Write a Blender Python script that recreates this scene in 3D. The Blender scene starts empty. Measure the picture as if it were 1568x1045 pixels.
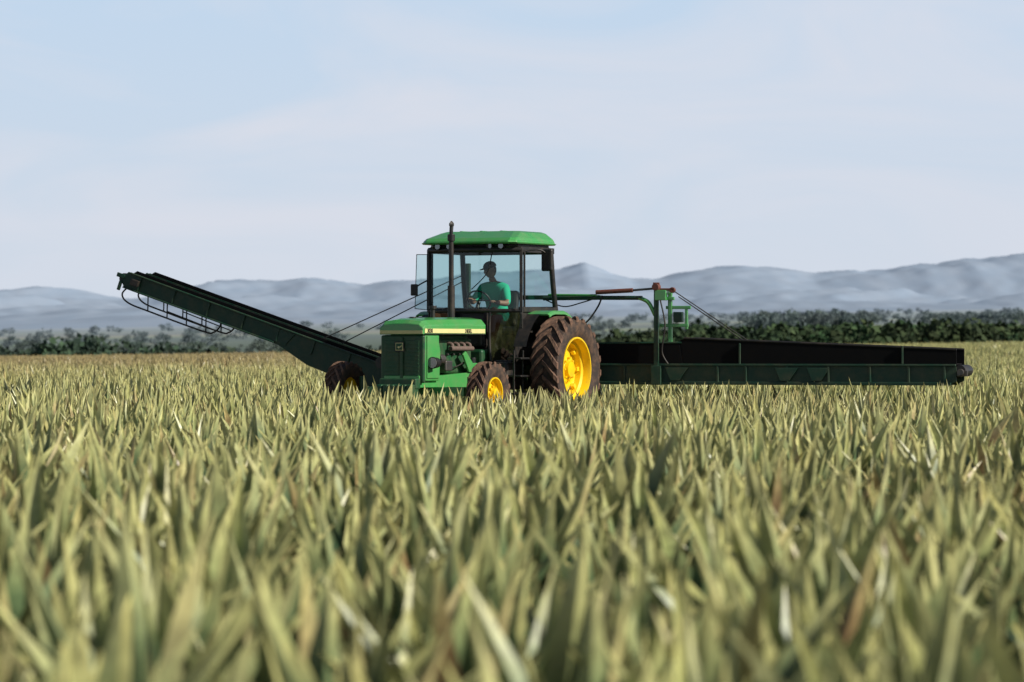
import bpy, bmesh, math, random
import numpy as np
from mathutils import Vector, Matrix, Euler
random.seed(7); rng=np.random.default_rng(7)
scene=bpy.context.scene
R=math.radians
scene.view_settings.view_transform='Standard'
scene.view_settings.look='None'
scene.view_settings.exposure=0
FPX=5227.0
CAMY=-52.27; CAMH=1.2

# ---------------------------------------------------------------- materials
def nmat(name):
    m=bpy.data.materials.new(name); m.use_nodes=True
    nt=m.node_tree; b=nt.nodes['Principled BSDF']
    return m,nt,b
def paint(name,col,rough=0.4,dust=0.25,dustcol=(0.22,0.15,0.09),metal=0.0,scale=6.0,coat=0.0,spec=0.5):
    m,nt,b=nmat(name)
    tc=nt.nodes.new('ShaderNodeTexCoord')
    n=nt.nodes.new('ShaderNodeTexNoise'); n.inputs['Scale'].default_value=scale; n.inputs['Detail'].default_value=8; n.inputs['Roughness'].default_value=0.65
    nt.links.new(tc.outputs['Object'],n.inputs['Vector'])
    r=nt.nodes.new('ShaderNodeValToRGB'); r.color_ramp.elements[0].position=0.42; r.color_ramp.elements[1].position=0.75
    r.color_ramp.elements[0].color=(0,0,0,1); r.color_ramp.elements[1].color=(dust,dust,dust,1)
    nt.links.new(n.outputs['Fac'],r.inputs['Fac'])
    mx=nt.nodes.new('ShaderNodeMix'); mx.data_type='RGBA'
    mx.inputs['A'].default_value=(*col,1); mx.inputs['B'].default_value=(*dustcol,1)
    nt.links.new(r.outputs['Color'],mx.inputs['Factor'])
    nt.links.new(mx.outputs['Result'],b.inputs['Base Color'])
    mr=nt.nodes.new('ShaderNodeMapRange'); mr.inputs['To Min'].default_value=rough*0.8; mr.inputs['To Max'].default_value=min(1,rough*1.4)
    nt.links.new(n.outputs['Fac'],mr.inputs['Value']); nt.links.new(mr.outputs['Result'],b.inputs['Roughness'])
    b.inputs['Metallic'].default_value=metal
    b.inputs['Coat Weight'].default_value=coat; b.inputs['Coat Roughness'].default_value=0.12
    b.inputs['Specular IOR Level'].default_value=spec
    return m
GREEN=paint('green_paint',(0.065,0.34,0.085),0.27,0.28,(0.30,0.27,0.16),coat=0.6)
GREEND=paint('dark_green_paint',(0.010,0.075,0.028),0.45,0.3)
BOOMG=paint('boom_green_paint',(0.006,0.045,0.024),0.5,0.25)
YEL=paint('yellow_paint',(0.92,0.62,0.01),0.32,0.28)
CREAM=paint('stripe_decal',(0.75,0.68,0.30),0.5,0.2)
BLACK=paint('black_plastic',(0.012,0.012,0.013),0.45,0.2)
RUBB=paint('rubber_belt',(0.0055,0.0055,0.006),0.9,0.12,(0.03,0.024,0.02),spec=0.15)
TIRE=paint('dusty_tire',(0.035,0.025,0.021),0.85,0.8,(0.20,0.115,0.07),scale=9)
LUG=paint('muddy_lug',(0.10,0.055,0.038),0.9,0.9,(0.30,0.17,0.105),scale=14)
RUST=paint('rusty_steel',(0.16,0.045,0.03),0.6,0.6,(0.12,0.08,0.06),scale=20)
EXH=paint('exhaust_manifold_iron',(0.13,0.085,0.07),0.8,0.6,(0.22,0.16,0.13),scale=20)
STEEL=paint('steel',(0.10,0.10,0.10),0.45,0.4,metal=0.7)
CABLE=paint('steel_cable',(0.03,0.03,0.03),0.6,0.1)
SKIN=paint('skin',(0.26,0.13,0.08),0.55,0.05)
SHIRT=paint('green_shirt',(0.01,0.42,0.23),0.85,0.15,(0.01,0.25,0.14),scale=12)
PANTS=paint('dark_trousers',(0.02,0.022,0.03),0.9,0.1)
CAP=paint('black_cap',(0.012,0.012,0.015),0.9,0.1)
LENS=paint('lamp_lens',(0.35,0.35,0.33),0.1,0.1,metal=0.6)
def glass(name,tint,fac):
    m=bpy.data.materials.new(name); m.use_nodes=True; nt=m.node_tree; nt.nodes.clear()
    o=nt.nodes.new('ShaderNodeOutputMaterial'); t=nt.nodes.new('ShaderNodeBsdfTransparent'); t.inputs[0].default_value=(*tint,1)
    g=nt.nodes.new('ShaderNodeBsdfGlossy'); g.inputs['Roughness'].default_value=0.03; g.inputs[0].default_value=(0.8,0.9,0.9,1)
    f=nt.nodes.new('ShaderNodeFresnel'); f.inputs[0].default_value=1.35
    a=nt.nodes.new('ShaderNodeMath'); a.operation='ADD'; a.inputs[1].default_value=fac; nt.links.new(f.outputs[0],a.inputs[0])
    x=nt.nodes.new('ShaderNodeMixShader'); nt.links.new(a.outputs[0],x.inputs[0]); nt.links.new(t.outputs[0],x.inputs[1]); nt.links.new(g.outputs[0],x.inputs[2])
    nt.links.new(x.outputs[0],o.inputs[0]); return m
GLASS=glass('cab_glass',(0.70,0.85,0.84),0.015)
GLASSD=glass('tinted_glass',(0.12,0.16,0.20),0.16)

# ---------------------------------------------------------------- helpers
def link(ob,parent=None):
    scene.collection.objects.link(ob)
    if parent is not None: ob.parent=parent
    return ob
def empty(name,loc=(0,0,0),rot=(0,0,0)):
    e=bpy.data.objects.new(name,None); e.location=loc; e.rotation_euler=rot; e.empty_display_size=0.3
    return link(e)
def mesh(name,verts,faces,mat,parent=None,smooth=False,bevel=0,seg=2):
    me=bpy.data.meshes.new(name); me.from_pydata([tuple(v) for v in verts],[],faces); me.update()
    bm=bmesh.new(); bm.from_mesh(me); bmesh.ops.recalc_face_normals(bm,faces=bm.faces); bm.to_mesh(me); bm.free()
    if mat: me.materials.append(mat)
    if smooth: me.polygons.foreach_set('use_smooth',[True]*len(me.polygons))
    ob=bpy.data.objects.new(name,me); link(ob,parent)
    if bevel>0:
        b=ob.modifiers.new('bevel','BEVEL'); b.width=bevel; b.segments=seg; b.limit_method='ANGLE'; b.angle_limit=R(30)
    return ob
def box(name,parent,c,s,mat,rot=(0,0,0),bevel=0.008):
    x,y,z=[k/2 for k in s]
    v=[Vector((a*x,b*y,d*z)) for a in(-1,1) for b in(-1,1) for d in(-1,1)]
    m=Euler(rot).to_matrix()
    v=[m@p+Vector(c) for p in v]
    f=[(0,1,3,2),(4,6,7,5),(0,4,5,1),(2,3,7,6),(0,2,6,4),(1,5,7,3)]
    return mesh(name,v,f,mat,parent,bevel=bevel)
def prism(name,parent,prof,a0,a1,mat,axis='y',bevel=0.01):
    n=len(prof)
    def mk(p,a):
        if axis=='y': return (p[0],a,p[1])
        if axis=='x': return (a,p[0],p[1])
        return (p[0],p[1],a)
    v=[mk(p,a0) for p in prof]+[mk(p,a1) for p in prof]
    f=[tuple(range(n)),tuple(range(2*n-1,n-1,-1))]+[(i,(i+1)%n,n+(i+1)%n,n+i) for i in range(n)]
    return mesh(name,v,f,mat,parent,bevel=bevel)
def cyl(name,parent,p1,p2,r,mat,seg=16,r2=None,bevel=0.004):
    p1=Vector(p1);p2=Vector(p2);d=(p2-p1).normalized(); r2=r if r2 is None else r2
    a=d.orthogonal().normalized(); b=d.cross(a)
    v=[];
    for p,rr in((p1,r),(p2,r2)):
        for i in range(seg):
            t=2*math.pi*i/seg; v.append(p+a*math.cos(t)*rr+b*math.sin(t)*rr)
    f=[tuple(range(seg)),tuple(range(2*seg-1,seg-1,-1))]+[(i,(i+1)%seg,seg+(i+1)%seg,seg+i) for i in range(seg)]
    return mesh(name,v,f,mat,parent,bevel=bevel if bevel<r*0.4 else 0)
def tube(name,parent,pts,r,mat,closed=False,smooth=True):
    cu=bpy.data.curves.new(name,'CURVE'); cu.dimensions='3D'; cu.bevel_depth=r; cu.bevel_resolution=3; cu.use_fill_caps=True
    sp=cu.splines.new('POLY'); 
    P=[Vector(p) for p in pts]
    if smooth and len(P)>2:
        Q=[]
        n=len(P)
        for i in range(n-1 if not closed else n):
            p0=P[(i-1)%n] if (i>0 or closed) else P[0]; p1=P[i]; p2=P[(i+1)%n]; p3=P[(i+2)%n] if (i+2<n or closed) else P[-1]
            for k in range(6):
                t=k/6
                Q.append(0.5*((2*p1)+(-p0+p2)*t+(2*p0-5*p1+4*p2-p3)*t*t+(-p0+3*p1-3*p2+p3)*t**3))
        if not closed: Q.append(P[-1])
        P=Q
    sp.points.add(len(P)-1)
    for q,p in zip(sp.points,P): q.co=(*p,1)
    sp.use_cyclic_u=closed
    cu.materials.append(mat)
    ob=bpy.data.objects.new(name,cu); return link(ob,parent)
def lathe(name,parent,prof,mat,seg=64,loc=(0,0,0),closed=True,sgn=1):
    v=[];f=[];n=len(prof)
    for i in range(seg):
        t=2*math.pi*i/seg
        for r,y in prof: v.append((r*math.cos(t)+loc[0],y*sgn+loc[1],r*math.sin(t)+loc[2]))
    for i in range(seg):
        j=(i+1)%seg
        for k in range(n if closed else n-1):
            l=(k+1)%n
            f.append((i*n+k,i*n+l,j*n+l,j*n+k))
    ob=mesh(name,v,f,mat,parent,smooth=True)
    ob.data.set_sharp_from_angle(angle=R(35)) if hasattr(ob.data,'set_sharp_from_angle') else None
    return ob
def thinpanel(name,parent,quad,mat):
    return mesh(name,quad,[tuple(range(len(quad)))],mat,parent)

# ---------------------------------------------------------------- terrain
def sst(a,b,x):
    t=np.clip((x-a)/(b-a),0,1); return t*t*(3-2*t)
def zg(x,y):
    x=np.asarray(x,float); y=np.asarray(y,float)
    s=sst(10,200,y)
    z=s*(0.29+0.55*np.clip(x/37.8,-1.6,1.6))
    z=z-5.0*sst(212,330,y)*1.0
    d=np.maximum(y+52,1)
    r=np.clip(x/(0.15*d),-1.5,1.5)
    z=z+np.maximum(y-400,0)*(0.0085+0.0032*(r+0.2))*np.where(y>400,1,0)
    z=z+0.035*np.sin(x*0.31+1)*np.sin(y*0.13)+0.02*np.sin(x*1.1+y*0.7)
    return z
def grid(name,xs_fn,ys,nx,zf,mat):
    v=[];ny=len(ys)
    for y in ys:
        xs=xs_fn(y)
        zz=zf(xs,np.full_like(xs,y))
        v+= [(a,y,b) for a,b in zip(xs,zz)]
    f=[(j*nx+i,j*nx+i+1,(j+1)*nx+i+1,(j+1)*nx+i) for j in range(ny-1) for i in range(nx-1)]
    return mesh(name,v,f,mat,smooth=True)
gm,nt,b=nmat('ground_soil_and_haze_tinted_plain')
geo=nt.nodes.new('ShaderNodeNewGeometry'); sep=nt.nodes.new('ShaderNodeSeparateXYZ'); nt.links.new(geo.outputs['Position'],sep.inputs[0])
n1=nt.nodes.new('ShaderNodeTexNoise'); n1.inputs['Scale'].default_value=3; n1.inputs['Detail'].default_value=8; nt.links.new(geo.outputs['Position'],n1.inputs['Vector'])
c1=nt.nodes.new('ShaderNodeValToRGB'); c1.color_ramp.elements[0].color=(0.035,0.018,0.011,1); c1.color_ramp.elements[1].color=(0.11,0.055,0.03,1)
nt.links.new(n1.outputs['Fac'],c1.inputs[0])
mp=nt.nodes.new('ShaderNodeMapping'); mp.inputs['Scale'].default_value=(0.003,0.006,0.0); nt.links.new(geo.outputs['Position'],mp.inputs[0])
n2=nt.nodes.new('ShaderNodeTexVoronoi'); n2.inputs['Scale'].default_value=1.0; nt.links.new(mp.outputs[0],n2.inputs['Vector'])
c2=nt.nodes.new('ShaderNodeValToRGB'); c2.color_ramp.interpolation='CONSTANT'
els=[(0.0,(0.08,0.11,0.06)),(0.25,(0.20,0.23,0.09)),(0.45,(0.07,0.10,0.06)),(0.6,(0.24,0.22,0.13)),(0.75,(0.11,0.15,0.07)),(0.88,(0.09,0.11,0.08))]
cr=c2.color_ramp
cr.elements[0].color=(*els[0][1],1); cr.elements[1].position=els[1][0]; cr.elements[1].color=(*els[1][1],1)
for p,c in els[2:]:
    e=cr.elements.new(p); e.color=(*c,1)
sc=nt.nodes.new('ShaderNodeSeparateColor'); nt.links.new(n2.outputs['Color'],sc.inputs[0]); nt.links.new(sc.outputs[0],c2.inputs[0])
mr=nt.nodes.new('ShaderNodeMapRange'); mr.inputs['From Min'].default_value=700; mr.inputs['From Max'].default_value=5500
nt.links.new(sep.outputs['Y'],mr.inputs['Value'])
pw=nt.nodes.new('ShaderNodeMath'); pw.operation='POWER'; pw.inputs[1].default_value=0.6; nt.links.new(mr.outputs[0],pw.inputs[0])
hz=nt.nodes.new('ShaderNodeMix'); hz.data_type='RGBA'; hz.inputs['B'].default_value=(0.32,0.37,0.43,1)  # aerial haze painted into the plain's base colour, stronger with distance
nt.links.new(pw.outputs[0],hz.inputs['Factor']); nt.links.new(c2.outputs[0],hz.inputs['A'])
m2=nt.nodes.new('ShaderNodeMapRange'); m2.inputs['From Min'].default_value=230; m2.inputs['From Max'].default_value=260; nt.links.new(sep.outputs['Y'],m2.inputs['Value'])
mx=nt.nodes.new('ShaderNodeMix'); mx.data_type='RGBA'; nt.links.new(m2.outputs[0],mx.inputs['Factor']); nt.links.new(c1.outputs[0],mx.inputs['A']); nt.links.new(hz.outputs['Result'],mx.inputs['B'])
nt.links.new(mx.outputs['Result'],b.inputs['Base Color']); b.inputs['Roughness'].default_value=1; b.inputs['Specular IOR Level'].default_value=0
ys=list(np.arange(-400,-60,40))+list(np.arange(-60,340,3.0))+list(340*np.exp(np.linspace(0,math.log(7000/340),70)))
NX=121
u=np.linspace(-1,1,NX); u=np.sign(u)*np.abs(u)**1.6
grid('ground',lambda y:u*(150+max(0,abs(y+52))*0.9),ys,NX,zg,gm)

# hills
px=np.array([-900,-600,-300,-100,0,60,130,200,260,300,335,380,430,480,520,560,610,660,720,790,850,893,930,965,1010,1080,1130,1170,1230,1300,1350,1390,1430,1463,1500,1568,1650,1800,2100,2500])
py=np.array([445,440,455,450,452,447,449,455,452,440,431,434,436,427,431,437,430,432,427,425,418,405,416,425,424,413,411,412,419,412,413,407,409,403,406,397,402,410,405,412])
def fn(x,seed,m=5):
    r=0
    for k,(s,a) in enumerate(((310,1),(140,.5),(63,.34),(29,.22),(13,.12))[:m]): r=r+a*np.sin(x/s*2.1+seed*(k+1.7))*np.cos(x/s*.83+seed*k)
    return r
def zh(x,y):
    out=np.full_like(x,30.)
    xw=x+90*np.sin(y/170.)+60*np.sin(y/61.)
    for (yc,wd,hf) in ((9300,900,lambda: 1.2+(530-np.interp(784+FPX*x/9350,px,py))/FPX*9350+fn(xw,1.3)*10),
                       (8000,500,lambda: 98+ (x+1200)/2400*34+fn(xw,4.1,4)*17),
                       (7000,420,lambda: 62+(x+1035)/2070*28+fn(xw+900,7.7,4)*10),
                       (6200,300,lambda: 46+(x+900)/1800*22+fn(xw+300,2.9,4)*6)):
        g=np.exp(-((y-yc)/wd)**2)
        out=np.maximum(out,30+(hf()-30)*g+0*x)
    e=sst(5000,5900,y)
    return out*e+(1-e)*(-40)
hm,nt,b=nmat('haze_tinted_hill_slopes')
geo=nt.nodes.new('ShaderNodeNewGeometry'); sp=nt.nodes.new('ShaderNodeSeparateXYZ'); nt.links.new(geo.outputs['Position'],sp.inputs[0])
mp=nt.nodes.new('ShaderNodeMapping'); mp.inputs['Scale'].default_value=(0.010,0.002,0.02); nt.links.new(geo.outputs['Position'],mp.inputs[0])
n=nt.nodes.new('ShaderNodeTexNoise'); n.inputs['Detail'].default_value=8; nt.links.new(mp.outputs[0],n.inputs['Vector']); n.inputs['Scale'].default_value=1.5
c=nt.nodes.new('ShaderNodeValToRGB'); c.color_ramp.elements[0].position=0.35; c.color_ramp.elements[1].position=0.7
c.color_ramp.elements[0].color=(0.270,0.335,0.435,1); c.color_ramp.elements[1].color=(0.295,0.35,0.44,1)  # blue-grey aerial haze is put into the slope colour itself
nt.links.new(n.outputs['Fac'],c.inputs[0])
my=nt.nodes.new('ShaderNodeMapRange'); my.inputs['From Min'].default_value=5800; my.inputs['From Max'].default_value=9200; my.inputs['To Min'].default_value=0.95; my.inputs['To Max'].default_value=1.12  # painted haze gets paler towards the far ridge
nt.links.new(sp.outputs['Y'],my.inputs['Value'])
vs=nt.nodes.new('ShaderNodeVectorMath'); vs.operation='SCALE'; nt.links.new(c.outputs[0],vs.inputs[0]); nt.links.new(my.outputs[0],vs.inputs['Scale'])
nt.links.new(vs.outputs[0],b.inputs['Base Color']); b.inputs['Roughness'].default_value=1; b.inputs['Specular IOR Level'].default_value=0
NH=401
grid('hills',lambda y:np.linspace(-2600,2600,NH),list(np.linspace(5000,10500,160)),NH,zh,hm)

# ---------------------------------------------------------------- distant trees
def leafmat(name):
    m,nt,b=nmat(name)
    a=nt.nodes.new('ShaderNodeAttribute'); a.attribute_name='Col'
    nt.links.new(a.outputs['Color'],b.inputs['Base Color']); b.inputs['Roughness'].default_value=1; b.inputs['Specular IOR Level'].default_value=0.0
    return m
TREEM=leafmat('haze_tinted_foliage')
def treemass(name,trees):
    V=[];C=[]
    for (x,y,h,w,haze) in trees:
        z0=float(zg(x,y))
        nb=random.randint(6,10)
        base=np.array([0.030,0.052,0.019])*random.uniform(0.7,1.4)*np.array([random.uniform(.8,1.3),1,1])
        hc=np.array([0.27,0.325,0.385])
        for k in range(nb):
            a=random.uniform(0,2*math.pi); rr=w*0.40*math.sqrt(random.random())
            bz=z0+h*random.uniform(0.10,0.76); br=min(w,h)*random.uniform(0.16,0.28)
            cx=x+rr*math.cos(a); cy=y+rr*math.sin(a)
            n=70
            d=rng.normal(size=(n,3)); d/=np.linalg.norm(d,axis=1)[:,None]
            pos=np.array([cx,cy,bz])+d*br*rng.uniform(0.55,1.1,(n,1))*np.array([1.25,1.25,0.85])
            s=br*rng.uniform(0.14,0.34,(n,1))
            t1=rng.normal(size=(n,3)); t1/=np.linalg.norm(t1,axis=1)[:,None]
            t2=np.cross(t1,d+0.3*rng.normal(size=(n,3))); t2/=np.linalg.norm(t2,axis=1)[:,None]
            q=np.stack([pos-t1*s,pos-t2*s*0.7,pos+t1*s,pos+t2*s*0.7],1)
            V.append(q.reshape(-1,3))
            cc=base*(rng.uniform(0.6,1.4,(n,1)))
            cc=cc*(1-haze)+hc*haze  # aerial haze blended into the foliage vertex colour, per tree band
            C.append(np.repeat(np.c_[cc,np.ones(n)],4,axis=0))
        tw=w*0.03
        q=np.array([[x-tw,y,z0],[x+tw,y,z0],[x+tw*.5,y,z0+h*.5],[x-tw*.5,y,z0+h*.5]])
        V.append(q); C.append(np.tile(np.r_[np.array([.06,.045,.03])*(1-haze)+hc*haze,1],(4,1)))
    V=np.concatenate(V); C=np.concatenate(C); nf=len(V)//4
    me=bpy.data.meshes.new(name); me.vertices.add(len(V)); me.vertices.foreach_set('co',V.ravel())
    me.loops.add(nf*4); me.loops.foreach_set('vertex_index',np.arange(nf*4)); me.polygons.add(nf)
    me.polygons.foreach_set('loop_start',np.arange(nf)*4); me.update(calc_edges=True)
    ca=me.color_attributes.new('Col','FLOAT_COLOR','POINT'); ca.data.foreach_set('color',C.ravel().astype(np.float32))
    me.materials.append(TREEM)
    return link(bpy.data.objects.new(name,me))
def at(pxx,d): return (pxx-784)/FPX*d
T=[]
def band(n,p0,p1,d0,d1,h0,h1,haze,wf=(1.4,2.4)):
    for i in range(n):
        d=random.uniform(d0,d1); p=random.uniform(p0,p1)
        h=random.uniform(h0,h1); T.append((at(p,d),d-52,h,h*random.uniform(*wf),haze*random.uniform(0.85,1.15)))
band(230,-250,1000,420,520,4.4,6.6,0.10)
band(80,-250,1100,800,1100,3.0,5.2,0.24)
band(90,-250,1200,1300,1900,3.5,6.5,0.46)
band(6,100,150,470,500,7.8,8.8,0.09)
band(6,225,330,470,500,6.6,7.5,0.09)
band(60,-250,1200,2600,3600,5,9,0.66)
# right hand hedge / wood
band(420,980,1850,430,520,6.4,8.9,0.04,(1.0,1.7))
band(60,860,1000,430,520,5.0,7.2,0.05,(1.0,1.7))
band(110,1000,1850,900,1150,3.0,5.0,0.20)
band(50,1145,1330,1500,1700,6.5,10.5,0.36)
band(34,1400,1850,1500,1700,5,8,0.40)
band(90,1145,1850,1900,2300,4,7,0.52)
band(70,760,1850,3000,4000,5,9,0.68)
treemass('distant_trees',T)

# ---------------------------------------------------------------- pineapple field
def plant(name,seed,nleaf=13):
    rg=random.Random(seed); V=[];F=[];A=[];B=[]
    S=7
    for k in range(nleaf):
        q=k/(nleaf-1)
        az=k*2.39996+rg.uniform(-.5,.5)
        th=R(4+44*q**0.9+rg.uniform(-7,7))
        L=(0.60-0.12*abs(q-0.3))*rg.uniform(0.66,1.12)
        w0=rg.uniform(0.044,0.066)
        curl=R(rg.uniform(-8,14)*(0.4+q)); twist=R(rg.uniform(-45,45)); rl=rg.random()
        p=Vector((0.04*math.cos(az),0.04*math.sin(az),-0.02)); b0=len(V)
        for i in range(S+1):
            t=i/S; a=th+curl*t
            d=Vector((math.sin(a)*math.cos(az),math.sin(a)*math.sin(az),math.cos(a)))
            if i>0: p=p+d*(L/S)
            side=Vector((-math.sin(az),math.cos(az),0)); nrm=side.cross(d)
            tw=twist*t; sd=side*math.cos(tw)+nrm*math.sin(tw); nn=nrm*math.cos(tw)-side*math.sin(tw)
            w=w0*min(1,((1-t)/.62))**0.9 if i<S else 0.001
            w=max(w,0.001); e=1+rg.uniform(-.06,.06)
            V+= [p-sd*w*e+nn*w*-0.6, p+nn*w*0.30, p+sd*w+nn*w*-0.6]
            A+=[t]*3; B+=[rl]*3
        for i in range(S):
            a=b0+i*3
            F+= [(a,a+1,a+4,a+3),(a+1,a+2,a+5,a+4)]
    me=bpy.data.meshes.new(name); me.from_pydata([tuple(v) for v in V],[],F); me.update()
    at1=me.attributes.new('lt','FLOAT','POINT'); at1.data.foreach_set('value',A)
    at2=me.attributes.new('lr','FLOAT','POINT'); at2.data.foreach_set('value',B)
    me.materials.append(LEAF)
    return bpy.data.objects.new(name,me)
LEAF=bpy.data.materials.new('pineapple_leaf'); LEAF.use_nodes=True
nt=LEAF.node_tree; b=nt.nodes['Principled BSDF']; out=nt.nodes['Material Output']
al=nt.nodes.new('ShaderNodeAttribute'); al.attribute_name='lt'
ar=nt.nodes.new('ShaderNodeAttribute'); ar.attribute_name='lr'
oi=nt.nodes.new('ShaderNodeObjectInfo')
ad=nt.nodes.new('ShaderNodeMath'); ad.operation='ADD'; nt.links.new(ar.outputs['Fac'],ad.inputs[0]); nt.links.new(oi.outputs['Random'],ad.inputs[1])
fr=nt.nodes.new('ShaderNodeMath'); fr.operation='FRACT'; nt.links.new(ad.outputs[0],fr.inputs[0])
cr=nt.nodes.new('ShaderNodeValToRGB')
E=[(0.0,(0.045,0.100,0.050)),(0.28,(0.095,0.165,0.080)),(0.52,(0.18,0.26,0.115)),(0.72,(0.31,0.36,0.145)),(0.88,(0.43,0.42,0.18)),(0.95,(0.42,0.31,0.17)),(0.99,(0.24,0.11,0.06))]
cr.color_ramp.elements[0].color=(*E[0][1],1); cr.color_ramp.elements[0].position=0
cr.color_ramp.elements[1].color=(*E[-1][1],1); cr.color_ramp.elements[1].position=E[-1][0]
for p,c in E[1:-1]:
    e=cr.color_ramp.elements.new(p); e.color=(*c,1)
nt.links.new(fr.outputs[0],cr.inputs[0])
tc=nt.nodes.new('ShaderNodeTexCoord'); nz=nt.nodes.new('ShaderNodeTexNoise'); nz.inputs['Scale'].default_value=18; nz.inputs['Detail'].default_value=4
nt.links.new(tc.outputs['Object'],nz.inputs['Vector'])
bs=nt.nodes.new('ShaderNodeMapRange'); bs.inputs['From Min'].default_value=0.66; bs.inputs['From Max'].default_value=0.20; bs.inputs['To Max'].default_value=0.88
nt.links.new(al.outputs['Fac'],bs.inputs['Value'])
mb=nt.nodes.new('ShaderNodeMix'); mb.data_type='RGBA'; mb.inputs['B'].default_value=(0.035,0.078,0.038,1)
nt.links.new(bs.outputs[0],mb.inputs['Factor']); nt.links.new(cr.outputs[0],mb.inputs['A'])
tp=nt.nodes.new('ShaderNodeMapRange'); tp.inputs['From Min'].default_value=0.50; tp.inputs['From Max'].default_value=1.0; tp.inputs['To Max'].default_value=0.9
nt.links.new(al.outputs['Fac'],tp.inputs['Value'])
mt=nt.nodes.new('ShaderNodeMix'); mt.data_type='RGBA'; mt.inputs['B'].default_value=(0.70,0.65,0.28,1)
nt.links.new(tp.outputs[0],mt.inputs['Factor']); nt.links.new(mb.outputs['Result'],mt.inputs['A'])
gp=nt.nodes.new('ShaderNodeNewGeometry'); gs=nt.nodes.new('ShaderNodeSeparateXYZ'); nt.links.new(gp.outputs['Position'],gs.inputs[0])
pn=nt.nodes.new('ShaderNodeTexNoise'); pn.inputs['Scale'].default_value=0.06; pn.inputs['Detail'].default_value=5; nt.links.new(gp.outputs['Position'],pn.inputs['Vector'])
g1=nt.nodes.new('ShaderNodeMapRange'); g1.inputs['From Min'].default_value=5; g1.inputs['From Max'].default_value=-12; nt.links.new(gs.outputs['X'],g1.inputs['Value'])
g2=nt.nodes.new('ShaderNodeMapRange'); g2.inputs['From Min'].default_value=10; g2.inputs['From Max'].default_value=80; g2.inputs['To Max'].default_value=0.5; nt.links.new(gs.outputs['Y'],g2.inputs['Value'])
g3=nt.nodes.new('ShaderNodeMath'); g3.operation='MULTIPLY'; nt.links.new(g1.outputs[0],g3.inputs[0]); nt.links.new(g2.outputs[0],g3.inputs[1])
g4=nt.nodes.new('ShaderNodeMapRange'); g4.inputs['From Min'].default_value=0.50; g4.inputs['From Max'].default_value=0.78; g4.inputs['To Max'].default_value=0.3; nt.links.new(pn.outputs['Fac'],g4.inputs['Value'])
g5=nt.nodes.new('ShaderNodeMath'); g5.operation='ADD'; g5.use_clamp=True; nt.links.new(g3.outputs[0],g5.inputs[0]); nt.links.new(g4.outputs[0],g5.inputs[1])
mr_=nt.nodes.new('ShaderNodeMix'); mr_.data_type='RGBA'; mr_.inputs['B'].default_value=(0.36,0.22,0.13,1); nt.links.new(g5.outputs[0],mr_.inputs['Factor']); nt.links.new(mt.outputs['Result'],mr_.inputs['A'])
hs=nt.nodes.new('ShaderNodeMapRange'); hs.inputs['From Min'].default_value=0.3; hs.inputs['From Max'].default_value=0.7; hs.inputs['To Min'].default_value=0.72; hs.inputs['To Max'].default_value=1.25
nt.links.new(nz.outputs['Fac'],hs.inputs['Value'])
mu=nt.nodes.new('ShaderNodeVectorMath'); mu.operation='SCALE'; nt.links.new(mr_.outputs['Result'],mu.inputs[0]); nt.links.new(hs.outputs[0],mu.inputs['Scale'])
nt.links.new(mu.outputs[0],b.inputs['Base Color']); b.inputs['Roughness'].default_value=0.38
tr=nt.nodes.new('ShaderNodeBsdfTranslucent'); nt.links.new(mu.outputs[0],tr.inputs[0])
ms=nt.nodes.new('ShaderNodeMixShader'); ms.inputs[0].default_value=0.10
nt.links.new(b.outputs[0],ms.inputs[1]); nt.links.new(tr.outputs[0],ms.inputs[2]); nt.links.new(ms.outputs[0],out.inputs[0])

YAW=R(-117); AX=Vector((-0.30,1.0,0))
fwd=np.array([math.cos(YAW),math.sin(YAW)]); lft=np.array([-math.sin(YAW),math.cos(YAW)])
pc=bpy.data.collections.new('pineapple_plants')
NV=18
for i in range(NV): pc.objects.link(plant('pineapple_plant_%d'%i,100+i))
P=[]
def scat(d0,d1,sp):
    y=d0
    while y<d1:
        hw=0.165*y+3.5
        n=int(2*hw/sp)
        xs=np.linspace(-hw,hw,n)+rng.uniform(-.45,.45,n)*sp
        yy=y+rng.uniform(-.45,.45,n)*sp
        P.append(np.c_[xs,yy+CAMY]); y+=sp
scat(3.5,110,0.51); scat(110,265,0.60)
P=np.concatenate(P)
lx=(P[:,0]-AX.x)*fwd[0]+(P[:,1]-AX.y)*fwd[1]; ly=(P[:,0]-AX.x)*lft[0]+(P[:,1]-AX.y)*lft[1]
keep=~((lx>-1.1)&(lx<3.35)&(np.abs(ly)<1.55))
P=P[keep]; lx=lx[keep]; ly=ly[keep]
Z=zg(P[:,0],P[:,1])
sc_=rng.uniform(0.70,1.18,len(P))*(1+0.08*np.sin(P[:,0]*0.5)*np.sin(P[:,1]*0.23))
near=(lx>-1.5)&(lx<5.0)&(np.abs(ly)<2.2); sc_[near]*=0.78
tall=(P[:,1]<-30)&(rng.random(len(P))<0.18); sc_[tall]*=1.14
rot=np.c_[rng.normal(0,0.12,len(P)),rng.normal(0.04,0.13,len(P)),rng.uniform(0,6.283,len(P))]
me=bpy.data.meshes.new('pineapple_field'); me.vertices.add(len(P)); me.vertices.foreach_set('co',np.c_[P,Z].ravel())
a=me.attributes.new('rot','FLOAT_VECTOR','POINT'); a.data.foreach_set('vector',rot.ravel())
a=me.attributes.new('scl','FLOAT','POINT'); a.data.foreach_set('value',sc_)
a=me.attributes.new('idx','INT','POINT'); a.data.foreach_set('value',rng.integers(0,NV,len(P)).astype(np.int32))
fo=link(bpy.data.objects.new('pineapple_field',me))
ng=bpy.data.node_groups.new('scatter_plants','GeometryNodeTree')
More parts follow.
